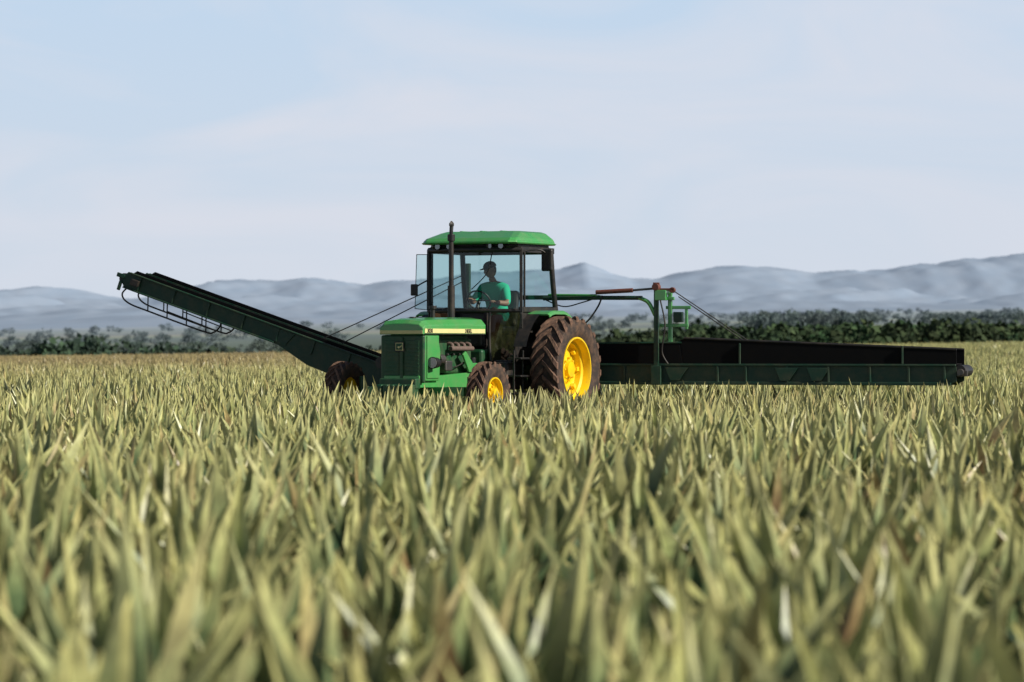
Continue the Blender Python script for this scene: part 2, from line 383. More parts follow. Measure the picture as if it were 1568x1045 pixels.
ng.interface.new_socket('Geometry',in_out='INPUT',socket_type='NodeSocketGeometry'); ng.interface.new_socket('Geometry',in_out='OUTPUT',socket_type='NodeSocketGeometry')
gi=ng.nodes.new('NodeGroupInput'); go=ng.nodes.new('NodeGroupOutput')
ci=ng.nodes.new('GeometryNodeCollectionInfo'); ci.inputs['Collection'].default_value=pc; ci.inputs['Separate Children'].default_value=True; ci.inputs['Reset Children'].default_value=True
ip=ng.nodes.new('GeometryNodeInstanceOnPoints'); ip.inputs['Pick Instance'].default_value=True
def na(nm,ty):
    k=ng.nodes.new('GeometryNodeInputNamedAttribute'); k.data_type=ty; k.inputs['Name'].default_value=nm; return k.outputs[0]
ng.links.new(gi.outputs[0],ip.inputs['Points']); ng.links.new(ci.outputs[0],ip.inputs['Instance'])
ng.links.new(na('idx','INT'),ip.inputs['Instance Index']); ng.links.new(na('scl','FLOAT'),ip.inputs['Scale'])
er=ng.nodes.new('FunctionNodeEulerToRotation'); ng.links.new(na('rot','FLOAT_VECTOR'),er.inputs[0]); ng.links.new(er.outputs[0],ip.inputs['Rotation'])
ng.links.new(ip.outputs[0],go.inputs[0])
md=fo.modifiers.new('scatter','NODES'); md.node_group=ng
print('plants',len(P))

# ---------------------------------------------------------------- tractor
TR=empty('farm_tractor',AX,(0,0,YAW))
def wheel(pref,x,y,Rr,W,rimr,sgn,nl,rear):
    c=(x,y,Rr)
    hw=W/2; sh=Rr*0.93
    prof=[(rimr,-hw*.72),(rimr+.03,-hw*.86),((rimr+sh)/2,-hw*1.04),(sh,-hw*.95),(Rr-.045,-hw*.72),(Rr-.032,-hw*.3),(Rr-.03,0),(Rr-.032,hw*.3),(Rr-.045,hw*.72),(sh,hw*.95),((rimr+sh)/2,hw*1.04),(rimr+.03,hw*.86),(rimr,hw*.72)]
    lathe(pref+'_tire',TR,prof,TIRE,72,c)
    def car(yy):
        q=abs(yy)/hw
        return Rr-.035-(0.0 if q<.6 else (q-.6)**2*0.42*Rr*0.6)
    V=[];F=[]
    lw=(2*math.pi/nl)*0.36/2; sweep=2*math.pi/nl*1.25
    for s in(-1,1):
        for i in range(nl):
            a0=2*math.pi*(i+(0.5 if s>0 else 0))/nl
            b0=len(V); K=5
            for k in range(K+1):
                t=k/K; yy=s*hw*(-0.04+1.04*t); a=a0-sweep*(t**1.2)
                wv=lw*(0.75+0.45*t)
                rb=car(yy)-.02; rt=Rr*1.0-(0 if t<.75 else (t-.75)*.16*Rr)
                rt=max(rt,rb+.02)
                for rr,dw in((rb,1.2),(rt,.85),(rt,-.85),(rb,-1.2)):
                    V.append((c[0]+rr*math.cos(a+dw*wv),c[1]+yy,c[2]+rr*math.sin(a+dw*wv)))
            for k in range(K):
                q=b0+4*k
                F+=[(q+j,q+j+1,q+j+5,q+j+4) for j in range(3)]
            F+=[(b0,b0+1,b0+2,b0+3),(b0+4*K+3,b0+4*K+2,b0+4*K+1,b0+4*K)]
    mesh(pref+'_tread_lugs',V,F,LUG,TR)
    if rear:
        rp=[(rimr+.012,hw*.74),(rimr+.012,hw*.86),(rimr-.012,hw*.86),(rimr-.03,hw*.62),(rimr-.035,hw*.35),(rimr-.075,hw*.25),(rimr-.08,-hw*.15),(rimr-.12,-hw*.22),(.24,-hw*.10),(.20,hw*.10),(.13,hw*.16),(.12,hw*.42),(.0,hw*.46),(.0,hw*.40),(.10,0),(.2,-hw*.3),(rimr-.06,-hw*.4),(rimr,-hw*.6)]
    else:
        rp=[(rimr+.008,hw*.76),(rimr+.008,hw*.88),(rimr-.01,hw*.88),(rimr-.02,hw*.5),(rimr-.05,hw*.30),(rimr-.055,-.0),(.12,.04),(.085,hw*.45),(.075,hw*.95),(.0,hw*1.0),(.0,hw*.9),(.06,0),(rimr-.04,-.03),(rimr,-hw*.6)]
    lathe(pref+'_rim',TR,rp,YEL,48,c,closed=True,sgn=sgn)
    nb=8
    for i in range(nb):
        a=2*math.pi*i/nb; rb=0.17 if rear else 0.10
        yb=y+sgn*(hw*.13 if rear else hw*.33)
        cyl(pref+'_bolt_%d'%i,TR,(x+rb*math.cos(a),yb,Rr+rb*math.sin(a)),(x+rb*math.cos(a),yb+sgn*.045,Rr+rb*math.sin(a)),.018,YEL,8,bevel=0)
        if rear:
            rc=rimr-.10
            box(pref+'_rim_clamp_%d'%i,TR,(x+rc*math.cos(a),y+sgn*(-hw*.02),Rr+rc*math.sin(a)),(.09,.07,.07),YEL,(0,-a,0),.008)
wheel('rear_wheel_left',0,1.27,.82,.46,.485,1,22,True)
wheel('rear_wheel_right',0,-1.27,.82,.46,.485,-1,22,True)
wheel('front_wheel_left',2.5,1.22,.475,.27,.235,1,18,False)
wheel('front_wheel_right',2.5,-1.22,.475,.27,.235,-1,18,False)
cyl('rear_axle',TR,(0,-1.25,.82),(0,1.25,.82),.10,GREEND)
box('front_axle_beam',TR,(2.5,0,.50),(.16,1.7,.14),GREEN)
for s in(-1,1):
    cyl('spindle_%s'%('l' if s>0 else 'r'),TR,(2.5,s*.92,.35),(2.5,s*.92,.72),.05,GREEND)
    cyl('stub_%s'%('l' if s>0 else 'r'),TR,(2.5,s*.92,.475),(2.5,s*1.2,.475),.04,STEEL)
    tube('tie_rod_%s'%('l' if s>0 else 'r'),TR,[(2.35,s*.15,.48),(2.38,s*.9,.46)],.02,STEEL)
# chassis
box('transmission',TR,(.1,0,.85),(1.6,.55,.55),GREEND,bevel=.04)
prism('frame_rail',TR,[(.8,.52),(2.2,.50),(2.45,.56),(2.95,.56),(2.95,.74),(2.2,.74),(.8,.80)],-.30,.30,GREEN)
box('engine_block',TR,(1.65,0,1.03),(1.15,.38,.52),GREEND,bevel=.03)
box('engine_head',TR,(1.65,0,1.30),(1.05,.30,.09),GREEND,bevel=.02)
for i in range(4):
    x=1.28+i*.19
    tube('exhaust_runner_%d'%i,TR,[(x,.17,1.22),(x,.26,1.20),(x+.02,.28,1.14)],.03,EXH)
    cyl('injector_%d'%i,TR,(x+.07,.17,1.02),(x+.07,.235,1.06),.02,STEEL,8,bevel=0)
cyl('exhaust_manifold',TR,(1.22,.28,1.14),(1.93,.28,1.14),.036,EXH)
cyl('oil_filter',TR,(1.2,.27,.80),(1.2,.27,1.0),.055,BLACK)
cyl('alternator',TR,(2.12,.24,.98),(2.27,.24,.98),.075,STEEL)
cyl('fan_pulley',TR,(2.27,0,1.0),(2.31,0,1.0),.20,BLACK)
prism('side_bracket',TR,[(1.15,.78),(1.42,.78),(1.62,1.05),(1.52,1.10),(1.30,.92),(1.15,.92)],.30,.335,GREEN)
tube('fuel_line',TR,[(2.0,.2,.9),(1.8,.27,.86),(1.5,.28,.93),(1.3,.24,.95)],.01,BLACK)
tube('radiator_hose',TR,[(2.42,.1,1.2),(2.25,.16,1.22),(2.12,.12,1.30)],.035,BLACK)
box('injection_pump',TR,(2.0,.24,.88),(.22,.12,.16),STEEL,bevel=.02)
# radiator shell + grille
prism('radiator_shell',TR,[(-.355,.66),(.355,.66),(.355,1.345),(-.355,1.345)],2.42,2.86,GREEN,'x',.02)
prism('grille_surround',TR,[(-.365,.63),(.365,.63),(.365,1.34),(-.365,1.34)],2.863,2.93,GREEND,'x',.025)
box('grille_screen_left',TR,(2.932,.17,.98),(.012,.24,.56),GREEND,bevel=.01)
box('grille_screen_right',TR,(2.932,-.17,.98),(.012,.24,.56),GREEND,bevel=.01)
for i in range(9):
    for s in(-1,1):
        box('grille_slat_%d_%s'%(i,'l' if s>0 else 'r'),TR,(2.943,s*.17,.75+i*.057),(.012,.22,.012),GREEND,bevel=.002)
box('grille_center_bar',TR,(2.945,0,.98),(.03,.05,.66),GREEND)
box('badge_plate',TR,(2.962,-.03,1.17),(.008,.16,.15),BLACK,bevel=.003)
box('badge_border',TR,(2.967,-.03,1.17),(.004,.125,.115),CREAM,bevel=.002)
box('badge_field',TR,(2.971,-.03,1.17),(.004,.105,.095),GREEND,bevel=.002)
prism('badge_emblem',TR,[(-.07,1.15),(-.045,1.175),(-.01,1.17),(.015,1.20),(.01,1.165),(-.02,1.155),(-.035,1.14),(-.05,1.16)],2.972,2.976,CREAM,'x',0)
prism('battery_side_cover',TR,[(2.45,.70),(2.83,.70),(2.83,1.33),(2.50,1.33),(2.42,1.1)],.356,.372,GREEN,'y',.006)
prism('battery_side_cover_right',TR,[(2.45,.70),(2.83,.70),(2.83,1.33),(2.50,1.33),(2.42,1.1)],-.372,-.356,GREEN,'y',.006)
# hood
hp=[(-.375,1.35),(.375,1.35),(.375,1.50),(.30,1.585),(.12,1.612),(-.12,1.612),(-.30,1.585),(-.375,1.50)]
hv=[];xs=[.96,1.6,2.3,2.75,2.90,2.96]
zs=[1.0,1.0,.97,.92,.84,.62]
for x,k in zip(xs,zs):
    for y,z in hp: hv.append((x,y*(1 if k>.7 else .985),1.35+(z-1.35)*k))
n=8; hf=[tuple(range(n)),tuple(range(len(hv)-1,len(hv)-n-1,-1))]
for i in range(len(xs)-1):
    for j in range(n): hf.append((i*n+j,i*n+(j+1)%n,(i+1)*n+(j+1)%n,(i+1)*n+j))
mesh('hood',hv,hf,GREEN,TR,bevel=.012,seg=3)
box('hood_stripe_left',TR,(1.955,.3775,1.405),(1.93,.004,.065),CREAM,bevel=0)
box('hood_stripe_right',TR,(1.955,-.3775,1.405),(1.93,.004,.065),CREAM,bevel=0)
box('hood_stripe_front',TR,(2.9635,0,1.385),(.004,.72,.05),CREAM,bevel=0)
box('hood_trim',TR,(1.955,.378,1.36),(1.93,.006,.012),BLACK,bevel=0)
def text(nm,s,loc,size,rot):
    cu=bpy.data.curves.new(nm,'FONT'); cu.body=s; cu.size=size; cu.extrude=.0015; cu.offset=.002; cu.materials.append(BLACK)
    o=bpy.data.objects.new(nm,cu); o.location=loc; o.rotation_euler=rot; link(o,TR)
text('model_number','3030',(2.85,.382,1.377),.085,(R(90),0,R(180)))
text('side_lettering','DIESEL',(1.65,.382,1.380),.075,(R(90),0,R(180)))
cyl('headlight_housing',TR,(2.66,.44,.93),(2.80,.44,.93),.075,BLACK,20,r2=.09)
cyl('headlight_lens',TR,(2.801,.44,.93),(2.812,.44,.93),.076,LENS,20,bevel=0)
cyl('headlight_housing_right',TR,(2.66,-.44,.93),(2.80,-.44,.93),.075,BLACK,20,r2=.09)
box('front_weight_bracket',TR,(3.0,0,.62),(.16,.62,.16),GREEND,bevel=.02)
for i in range(6): box('front_weight_%d'%i,TR,(3.07,-.25+i*.1,.50),(.24,.09,.22),GREEND,bevel=.02)
# exhaust + intake
cyl('exhaust_muffler',TR,(1.38,.0,1.6),(1.38,.0,2.1),.055,BLACK,20)
cyl('exhaust_stack',TR,(1.38,.0,2.1),(1.38,.0,2.86),.038,BLACK,16)
cyl('exhaust_collar',TR,(1.38,.0,2.78),(1.38,.0,2.88),.058,BLACK,16)
tube('exhaust_elbow',TR,[(1.38,0,2.86),(1.38,0,2.93),(1.37,.0,3.0)],.03,BLACK)
lathe('exhaust_rain_cap',TR,[(0,-.03),(.03,-.028),(.058,0),(.03,.028),(0,.03)],BLACK,20,(1.37,0,3.03),closed=False)
cyl('air_intake',TR,(1.75,-.12,1.59),(1.75,-.12,1.74),.035,BLACK)
cyl('air_intake_cap',TR,(1.75,-.12,1.74),(1.75,-.12,1.79),.06,BLACK)
cyl('fuel_cap',TR,(2.6,0,1.57),(2.6,0,1.615),.05,BLACK)
# cab
FP=[(.60,-.80),(.72,-.55),(.79,-.2),(.79,.2),(.72,.55),(.60,.80)]
def curtain(nm,pts,z0,z1,mat):
    v=[(x,y,z0) for x,y in pts]+[(x,y,z1) for x,y in pts]; n=len(pts)
    return mesh(nm,v,[(i,i+1,n+i+1,n+i) for i in range(n-1)],mat,TR,smooth=True)
curtain('windshield',FP,1.72,2.70,GLASS)
tube('cab_sill_front',TR,[(x,y,1.72) for x,y in FP],.032,BLACK)
tube('cab_header_front',TR,[(x,y,2.66) for x,y in FP],.045,BLACK)
for s in(-1,1):
    q='left' if s>0 else 'right'
    box('cab_front_pillar_'+q,TR,(.60,s*.80,2.19),(.065,.05,.98),BLACK,(0,0,s*R(25)))
    box('cab_door_pillar_'+q,TR,(.50,s*.805,2.19),(.03,.03,.98),BLACK)
    tube('cab_rear_pillar_'+q,TR,[(-.46,s*.78,2.68),(-.52,s*.785,2.2),(-.62,s*.79,1.70)],.042,BLACK)
    box('cab_side_header_'+q,TR,(.05,s*.79,2.66),(1.15,.05,.09),BLACK)
    box('cab_side_sill_'+q,TR,(0.0,s*.80,1.74),(1.25,.05,.08),BLACK)
    prism('cab_lower_side_'+q,TR,[(.55,1.70),(-.62,1.70),(-.62,1.2),(-.2,.95),(.35,.95)],s*.76,s*.80,BLACK,'y',.01)
    v=[(.775,s*.36,1.70),(.72,s*.55,1.70),(.61,s*.79,1.70),(.60,s*.75,1.25),(.62,s*.68,.97),(.70,s*.50,.93),(.76,s*.36,.95)]
    thinpanel('lower_front_window_'+q,TR,v,GLASSD)
    tube('lower_window_frame_'+q,TR,v,.022,BLACK,closed=True)
thinpanel('rear_window',TR,[(-.62,-.76,1.78),(-.62,.76,1.78),(-.48,.76,2.62),(-.48,-.76,2.62)],GLASS)
thinpanel('side_window_right',TR,[(.56,-.80,1.78),(-.58,-.80,1.78),(-.47,-.79,2.62),(.56,-.80,2.62)],GLASS)
tube('rear_window_frame',TR,[(-.62,-.76,1.76),(-.62,.76,1.76)],.035,BLACK)
tube('rear_window_header',TR,[(-.47,-.76,2.65),(-.47,.76,2.65)],.045,BLACK)
box('rear_lower_panel',TR,(-.62,0,1.45),(.04,1.5,.55),BLACK)
box('cab_floor',TR,(.0,0,1.12),(1.25,1.5,.05),BLACK)
box('cab_floor_center',TR,(.35,0,1.0),(.5,.6,.3),BLACK)
v=[(.62,-.83,1.74),(.70,-1.00,1.76),(.70,-.97,2.60),(.62,-.83,2.60)]
thinpanel('open_quarter_window',TR,v,GLASS); tube('open_quarter_window_frame',TR,v,.008,BLACK,closed=True,smooth=False)
# roof
def slab(nm,x0,x1,hy,z0,z1,ch,mat):
    v=[]
    for z,i in((z0,0.02),(z0+.03,0),(z1-.04,.015),(z1,ch)):
        for (x,y) in ((x0+i,-hy+i+.10),(x0+i+.10,-hy+i),(x1-i-.10,-hy+i),(x1-i,-hy+i+.10),(x1-i,hy-i-.10),(x1-i-.10,hy-i),(x0+i+.10,hy-i),(x0+i,hy-i-.10)):
            v.append((x,y,z))
    f=[tuple(range(8)),tuple(range(31,23,-1))]
    for k in range(3):
        for j in range(8): f.append((k*8+j,k*8+(j+1)%8,(k+1)*8+(j+1)%8,(k+1)*8+j))
    return mesh(nm,v,f,mat,TR,bevel=.012,seg=2)
slab('roof_liner',-.55,.74,.78,2.68,2.75,.02,BLACK)
slab('roof_lip',-.66,.90,.84,2.745,2.80,.03,GREEN)
def capv():
    v=[]
    for z,xa,xb,hy in ((2.795,-.63,.86,.81),(2.84,-.61,.80,.79),(2.93,-.54,.50,.70),(2.955,-.48,.42,.64)):
        c=.08
        v+=[(xa,-hy+c,z),(xa+c,-hy,z),(xb-c,-hy,z),(xb,-hy+c,z),(xb,hy-c,z),(xb-c,hy,z),(xa+c,hy,z),(xa,hy-c,z)]
    f=[tuple(range(8)),tuple(range(31,23,-1))]
    for k in range(3):
        for j in range(8): f.append((k*8+j,k*8+(j+1)%8,(k+1)*8+(j+1)%8,(k+1)*8+j))
    return v,f
v,f=capv(); mesh('roof_cap',v,f,GREEN,TR,bevel=.015,seg=3)
for i in range(3): box('roof_rib_%d'%i,TR,(.0,-.35+.35*i,2.957),(.8,.05,.014),GREEN,bevel=.005)
for i,yy in enumerate((-.55,-.35,.35,.55)):
    cyl('roof_light_%d'%i,TR,(.70,yy,2.715),(.80,yy,2.715),.05,BLACK,16); cyl('roof_light_lens_%d'%i,TR,(.801,yy,2.715),(.806,yy,2.715),.042,GLASSD,16,bevel=0)
tube('wiper',TR,[(.76,.38,2.62),(.78,.30,2.3),(.81,.05,2.05)],.008,BLACK)
# mirrors
tube('mirror_arm_left',TR,[(.50,.80,2.64),(.35,.98,2.66),(.25,1.06,2.60)],.014,BLACK)
box('mirror_left',TR,(.25,1.07,2.50),(.05,.20,.34),BLACK,(0,0,R(-8)),.045)
tube('mirror_arm_right',TR,[(.62,-.82,2.2),(.72,-.93,2.12),(.76,-.98,2.05)],.012,BLACK)
box('mirror_right',TR,(.76,-.98,2.05),(.03,.12,.18),BLACK,(0,0,R(8)),.02)
# fenders
def fender(s):
    v=[];K=12
    for k in range(K+1):
        a=R(66+84*k/K); r=.93
        x=r*math.cos(a); z=.82+r*math.sin(a)
        z=min(z,1.725)
        for (yy,dr) in ((.79,0),(1.14,0),(1.17,-.02),(1.17,-.06),(1.155,-.06),(1.14,-.03),(.79,-.03)):
            rx=x*(1+dr/r); rz=z+dr*math.sin(a)
            v.append((rx,s*yy,rz))
    n=7;f=[tuple(range(n)),tuple(range(len(v)-1,len(v)-n-1,-1))]
    for k in range(K):
        for j in range(n): f.append((k*n+j,k*n+(j+1)%n,(k+1)*n+(j+1)%n,(k+1)*n+j))
    mesh('fender_%s'%('left' if s>0 else 'right'),v,f,GREEN,TR,bevel=.005)
    w=[(.92*math.cos(R(a)),s*.81,min(1.70,.82+.92*math.sin(R(a)))) for a in range(8,160,10)]
    ww=w+[(-.5,s*.81,.9),(.5,s*.81,.9)]
    mesh('fender_inner_%s'%('left' if s>0 else 'right'),ww,[tuple(range(len(ww)))],BLACK,TR)
    v=[]
    for k in range(9):
        a=R(22+44*k/8); v+=[(.93*math.cos(a),s*.80,.82+.93*math.sin(a)),(.93*math.cos(a),s*1.02,.82+.93*math.sin(a))]
    mesh('fender_front_%s'%('left' if s>0 else 'right'),v,[(2*k,2*k+1,2*k+3,2*k+2) for k in range(8)],BLACK,TR)
fender(1);fender(-1)
box('side_fuel_tank',TR,(.78,.62,.72),(.55,.34,.42),BLACK,bevel=.05)
for i in range(3): box('step_%d'%i,TR,(.93,.92,.45+.27*i),(.30,.24,.03),BLACK)
for k in(-1,1): box('step_rail_%d'%k,TR,(.93+.15*k,.92,.75),(.025,.03,.72),BLACK)
tube('grab_rail',TR,[(.66,.84,1.2),(.68,.86,1.6),(.66,.84,2.0)],.013,BLACK)
tube('hitch_arm_l',TR,[(-.3,.35,.75),(-1.1,.40,.60)],.035,BLACK); tube('hitch_arm_r',TR,[(-.3,-.35,.75),(-1.1,-.40,.60)],.035,BLACK)
# interior
box('seat_base',TR,(-.15,0,1.42),(.48,.48,.14),BLACK,bevel=.04); box('seat_pedestal',TR,(-.15,0,1.25),(.3,.3,.25),BLACK)
box('seat_back',TR,(-.42,0,1.75),(.12,.46,.60),BLACK,(0,R(-8),0),.05)
box('dash_console',TR,(.62,0,1.45),(.20,.42,.60),BLACK,(0,R(-8),0),.04)
tube('steering_column',TR,[(.62,0,1.6),(.47,0,1.86)],.03,BLACK)
sw=[]
for i in range(16):
    a=2*math.pi*i/16; sw.append((.46+.09*math.cos(a),.19*math.sin(a),1.88+.165*math.cos(a)*.9))
tube('steering_wheel',TR,sw,.014,BLACK,closed=True)
tube('wheel_spoke',TR,[(.46,-.18,1.88),(.46,.18,1.88)],.01,BLACK)
box('control_console',TR,(.0,-.48,1.62),(.7,.2,.22),BLACK,bevel=.03)

# ---------------------------------------------------------------- driver
DR=empty('tractor_driver',AX,(0,0,YAW))
def skin(nm,verts,edges,rad,root,mats,fn,sub=2):
    me=bpy.data.meshes.new(nm+'_src'); me.from_pydata(verts,edges,[]); me.update()
    ob=bpy.data.objects.new(nm+'_src',me); scene.collection.objects.link(ob)
    sm=ob.modifiers.new('s','SKIN'); sm.use_smooth_shade=True
    for i,sv in enumerate(me.skin_vertices[0].data):
        r=rad[i]; sv.radius=(r,r) if not isinstance(r,tuple) else r; sv.use_root=(i==root)
    ss=ob.modifiers.new('u','SUBSURF'); ss.levels=sub; ss.render_levels=sub
    dg=bpy.context.evaluated_depsgraph_get(); dg.update(); m2=bpy.data.meshes.new_from_object(ob.evaluated_get(dg)); m2.name=nm
    bpy.data.objects.remove(ob)
    m2.materials.clear()
    for m in mats: m2.materials.append(m)
    for p in m2.polygons: p.material_index=fn(p.center); p.use_smooth=True
    return link(bpy.data.objects.new(nm,m2),DR)
bv=[(-.16,0,1.60),(-.16,0,1.76),(-.10,0,1.94),(-.04,0,2.08),(.0,0,2.18),(.05,0,2.27),
    (-.04,.20,2.07),(.10,.31,1.83),(.33,.20,1.86),
    (-.04,-.20,2.07),(.12,-.30,1.86),(.34,-.20,1.90),
    (-.10,.11,1.57),(.33,.16,1.60),(.42,.17,1.24),(.58,.18,1.19),
    (-.10,-.11,1.57),(.33,-.16,1.60),(.42,-.17,1.24),(.58,-.18,1.19)]
be=[(0,1),(1,2),(2,3),(3,4),(4,5),(3,6),(6,7),(7,8),(3,9),(9,10),(10,11),(0,12),(12,13),(13,14),(14,15),(0,16),(16,17),(17,18),(18,19)]
br=[.165,.17,.18,.15,.062,.058,.092,.056,.032,.092,.056,.032,.11,.075,.05,.04,.11,.075,.05,.04]
def seg_d(p,a,b_):
    a=Vector(a);b_=Vector(b_);t=max(0,min(1,(p-a).dot(b_-a)/(b_-a).length_squared)); return (p-(a+(b_-a)*t)).length,t
def bodymat(c):
    for e,w in((bv[7],bv[8]),(bv[10],bv[11])):
        d,t=seg_d(c,e,w)
        if d<.075 and t>.02: return 1
    if c.z>2.175: return 1
    if c.z<1.575 or (c.x>.03 and c.z<1.72): return 2
    return 0
skin('body',bv,be,br,0,[SHIRT,SKIN,PANTS],bodymat)
for s,w,q in((1,Vector(bv[8]),'left'),(-1,Vector(bv[11]),'right')):
    pv=[tuple(w+Vector((-.02,0,0))),tuple(w+Vector((.035,-.005*s,.01))),tuple(w+Vector((.075,-.01*s,.015)))]
    skin('palm_'+q,pv,[(0,1),(1,2)],[(.028,.02),(.040,.018),(.036,.015)],0,[SKIN],lambda c:0)
    for k in range(4):
        yo=(-.028+.019*k)*s; L=(.8,.95,1,.85)[k]
        base=w+Vector((.065,yo,.015))
        fv=[base,base+Vector((.030*L,0,.004)),base+Vector((.045*L,0,-.020*L)),base+Vector((.028*L,0,-.036*L))]
        skin('finger_%s_%d'%(q,k),[tuple(a) for a in fv],[(0,1),(1,2),(2,3)],[.0095,.009,.008,.007],0,[SKIN],lambda c:0,1)
    base=w+Vector((.015,-.03*s,.005)); fv=[base,base+Vector((.03,-.02*s,.0)),base+Vector((.055,-.018*s,-.015))]
    skin('thumb_'+q,[tuple(a) for a in fv],[(0,1),(1,2)],[.012,.010,.008],0,[SKIN],lambda c:0,1)
bm=bmesh.new(); bmesh.ops.create_uvsphere(bm,u_segments=32,v_segments=24,radius=1)
for v in bm.verts:
    x,y,z=v.co; 
    sx,sy,sz=.104,.083,.128
    if z<0: sy*=1-.25*(-z); sx*=1-.08*(-z)
    X,Y,ZZ=x*sx,y*sy,z*sz
    if x>.2 and z<-.1 : X+= .012*max(0,1-abs(y)*2)*min(1,-z*1.5)
    g=math.exp(-((y/.16)**2+((z+.12)/.20)**2))
    if x>0: X+=.026*g
    e=math.exp(-(((abs(y)-.40)/.16)**2+((z-.06)/.12)**2))
    if x>0: X-=.010*e
    mth=math.exp(-((y/.35)**2+((z+.52)/.05)**2))
    if x>0: X-=.005*mth
    v.co=(X,Y,ZZ)
me=bpy.data.meshes.new('head'); bm.to_mesh(me); bm.free()
for m in(SKIN,CAP): me.materials.append(m)
for p in me.polygons:
    p.use_smooth=True
    c=p.center
    if c.z>.035 and (c.x<.07 or c.z>.06) or (c.x<-.02 and c.z>-.05): p.material_index=1
hd=bpy.data.objects.new('head',me); hd.location=(.085,0,2.365); hd.rotation_euler=(0,R(14),R(-30)); link(hd,DR)
def hchild(o): o.parent=hd; return o
for s in(-1,1):
    hchild(lathe('ear_'+('l' if s>0 else 'r'),None,[(0,-.012),(.02,-.010),(.028,0),(.018,.012),(0,.004)],SKIN,16,(-.005,s*.083,-.01),closed=False))
    hchild(lathe('eye_'+('l' if s>0 else 'r'),None,[(0,-.010),(.008,-.006),(.011,0),(.008,.006),(0,.010)],BLACK,12,(.088,s*.033,.008),closed=False))
hchild(mesh('mouth',[(.100,-.022,-.068),(.107,0,-.064),(.100,.022,-.068),(.104,0,-.072)],[(0,1,2,3)],RUST))
cv=[];cf=[];K=20
for i in range(6):
    ph=i/5*math.pi/2
    for k in range(K):
        a=2*math.pi*k/K; cv.append((.114*math.cos(ph*.98)*math.cos(a)-.002,.095*math.cos(ph*.98)*math.sin(a),.045+.092*math.sin(ph)))
for i in range(5):
    for k in range(K): cf.append((i*K+k,i*K+(k+1)%K,(i+1)*K+(k+1)%K,(i+1)*K+k))
hchild(mesh('cap_crown',cv,cf,CAP,smooth=True))
bvv=[];K=10
for k in range(K+1):
    a=R(-65+130*k/K)
    for rr,zz in((.103,.05),(.105+.075*math.cos(a),.040),(.105+.075*math.cos(a),.034),(.101,.042)):
        bvv.append((rr*math.cos(a),.77*rr*math.sin(a),zz))
bf=[]
for k in range(K):
    for j in range(4): bf.append((k*4+j,k*4+(j+1)%4,(k+1)*4+(j+1)%4,(k+1)*4+j))
hchild(mesh('cap_brim',bvv,bf,CAP))

# ---------------------------------------------------------------- right hand harvester conveyor
HC=empty('harvester_conveyor',(.25,2.1,0),(0,0,R(-17)))
v0,v1=-.36,.36
for v,nm in((v0,'near'),(v1,'far')):
    sg=-1 if v<0 else 1
    prism('side_frame_'+nm,HC,[(-1.2,.62),(1.0,.60),(6.8,.58),(6.93,.64),(6.93,.86),(1.0,.90),(-1.2,.92)],v-.015,v+.015,BOOMG,'y',.004)
    prism('rubber_skirt_'+nm,HC,[(2.65,.895),(6.93,.862),(6.93,1.12),(2.72,1.30),(2.6,1.27)],v-.01,v+.01,RUBB,'y',.003)
    prism('rubber_skirt_low_'+nm,HC,[(-1.2,.92),(2.63,.895),(2.58,1.22),(1.2,1.22),(-1.2,1.18)],v-.010,v+.010,RUBB,'y',.003)
    w=v+sg*.035
    box('bottom_rail_'+nm,HC,(3.9,w,.60),(5.9,.05,.05),BOOMG,(0,0,0)); box('top_rail_'+nm,HC,(3.95,w,.885),(5.95,.045,.035),BOOMG)
    tube('skirt_top_rail_'+nm,HC,[(2.65,v,1.30),(6.93,v,1.125)],.018,BLACK)
    tube('skirt_low_rail_'+nm,HC,[(-1.2,v,1.18),(1.2,v,1.22),(2.62,v,1.23)],.016,BOOMG,smooth=False)
    for i,uu in enumerate((.2,1.0,1.7,3.2,3.65,4.3,4.95,5.6,6.2,6.75)):
        box('rib_%s_%d'%(nm,i),HC,(uu,w,.74),(.035,.04,.26),BOOMG)
    for i,uu in enumerate((3.55,6.1)):
        box('skirt_stay_%s_%d'%(nm,i),HC,(uu,v+sg*.025,1.04),(.03,.03,.36 if i==0 else .28),BOOMG)
    for i,uu in enumerate((2.55,4.3,4.8)):
        prism('gusset_%s_%d'%(nm,i),HC,[(uu-.18,.84),(uu+.18,.84),(uu+.04,.64),(uu-.10,.64)],w+sg*.02,w+sg*.04,BOOMG,'y',.004)
box('conveyor_belt',HC,(2.9,0,.90),(8.0,.66,.02),RUBB); box('return_belt',HC,(2.9,0,.70),(8.0,.60,.02),RUBB)
cyl('end_roller',HC,(6.98,-.36,.80),(6.98,.36,.80),.09,BLACK)
box('end_bracket',HC,(7.02,-.36,.76),(.16,.05,.09),STEEL); cyl('roller_motor',HC,(7.0,-.46,.78),(7.0,-.36,.78),.05,STEEL)
box('cross_beam',HC,(-.1,.0,.55),(2.6,.12,.12),BOOMG)
box('mast_post',HC,(2.23,-.44,1.33),(.07,.07,1.50),BOOMG); box('mast_post_far',HC,(2.23,.42,1.33),(.06,.06,1.5),BOOMG)
box('mast_foot',HC,(2.23,-.46,.72),(.16,.05,.30),BOOMG)
box('mast_cross',HC,(2.23,0,2.03),(.08,.9,.08),BOOMG)
box('mast_post_second',HC,(2.42,-.30,1.62),(.06,.06,.78),GREEN); box('mast_post_third',HC,(2.68,-.30,1.62),(.045,.045,.36),GREEN)
box('frame_bar_upper',HC,(2.55,-.30,1.78),(.40,.05,.05),GREEN); box('frame_bar_lower',HC,(2.48,-.30,1.50),(.46,.05,.05),GREEN)
box('frame_bar_mid',HC,(2.36,-.32,1.92),(.26,.06,.05),GREEN)
box('valve_block',HC,(2.55,-.30,1.63),(.14,.12,.16),BOOMG); box('winch_box',HC,(2.30,-.42,1.97),(.18,.12,.16),GREEN)
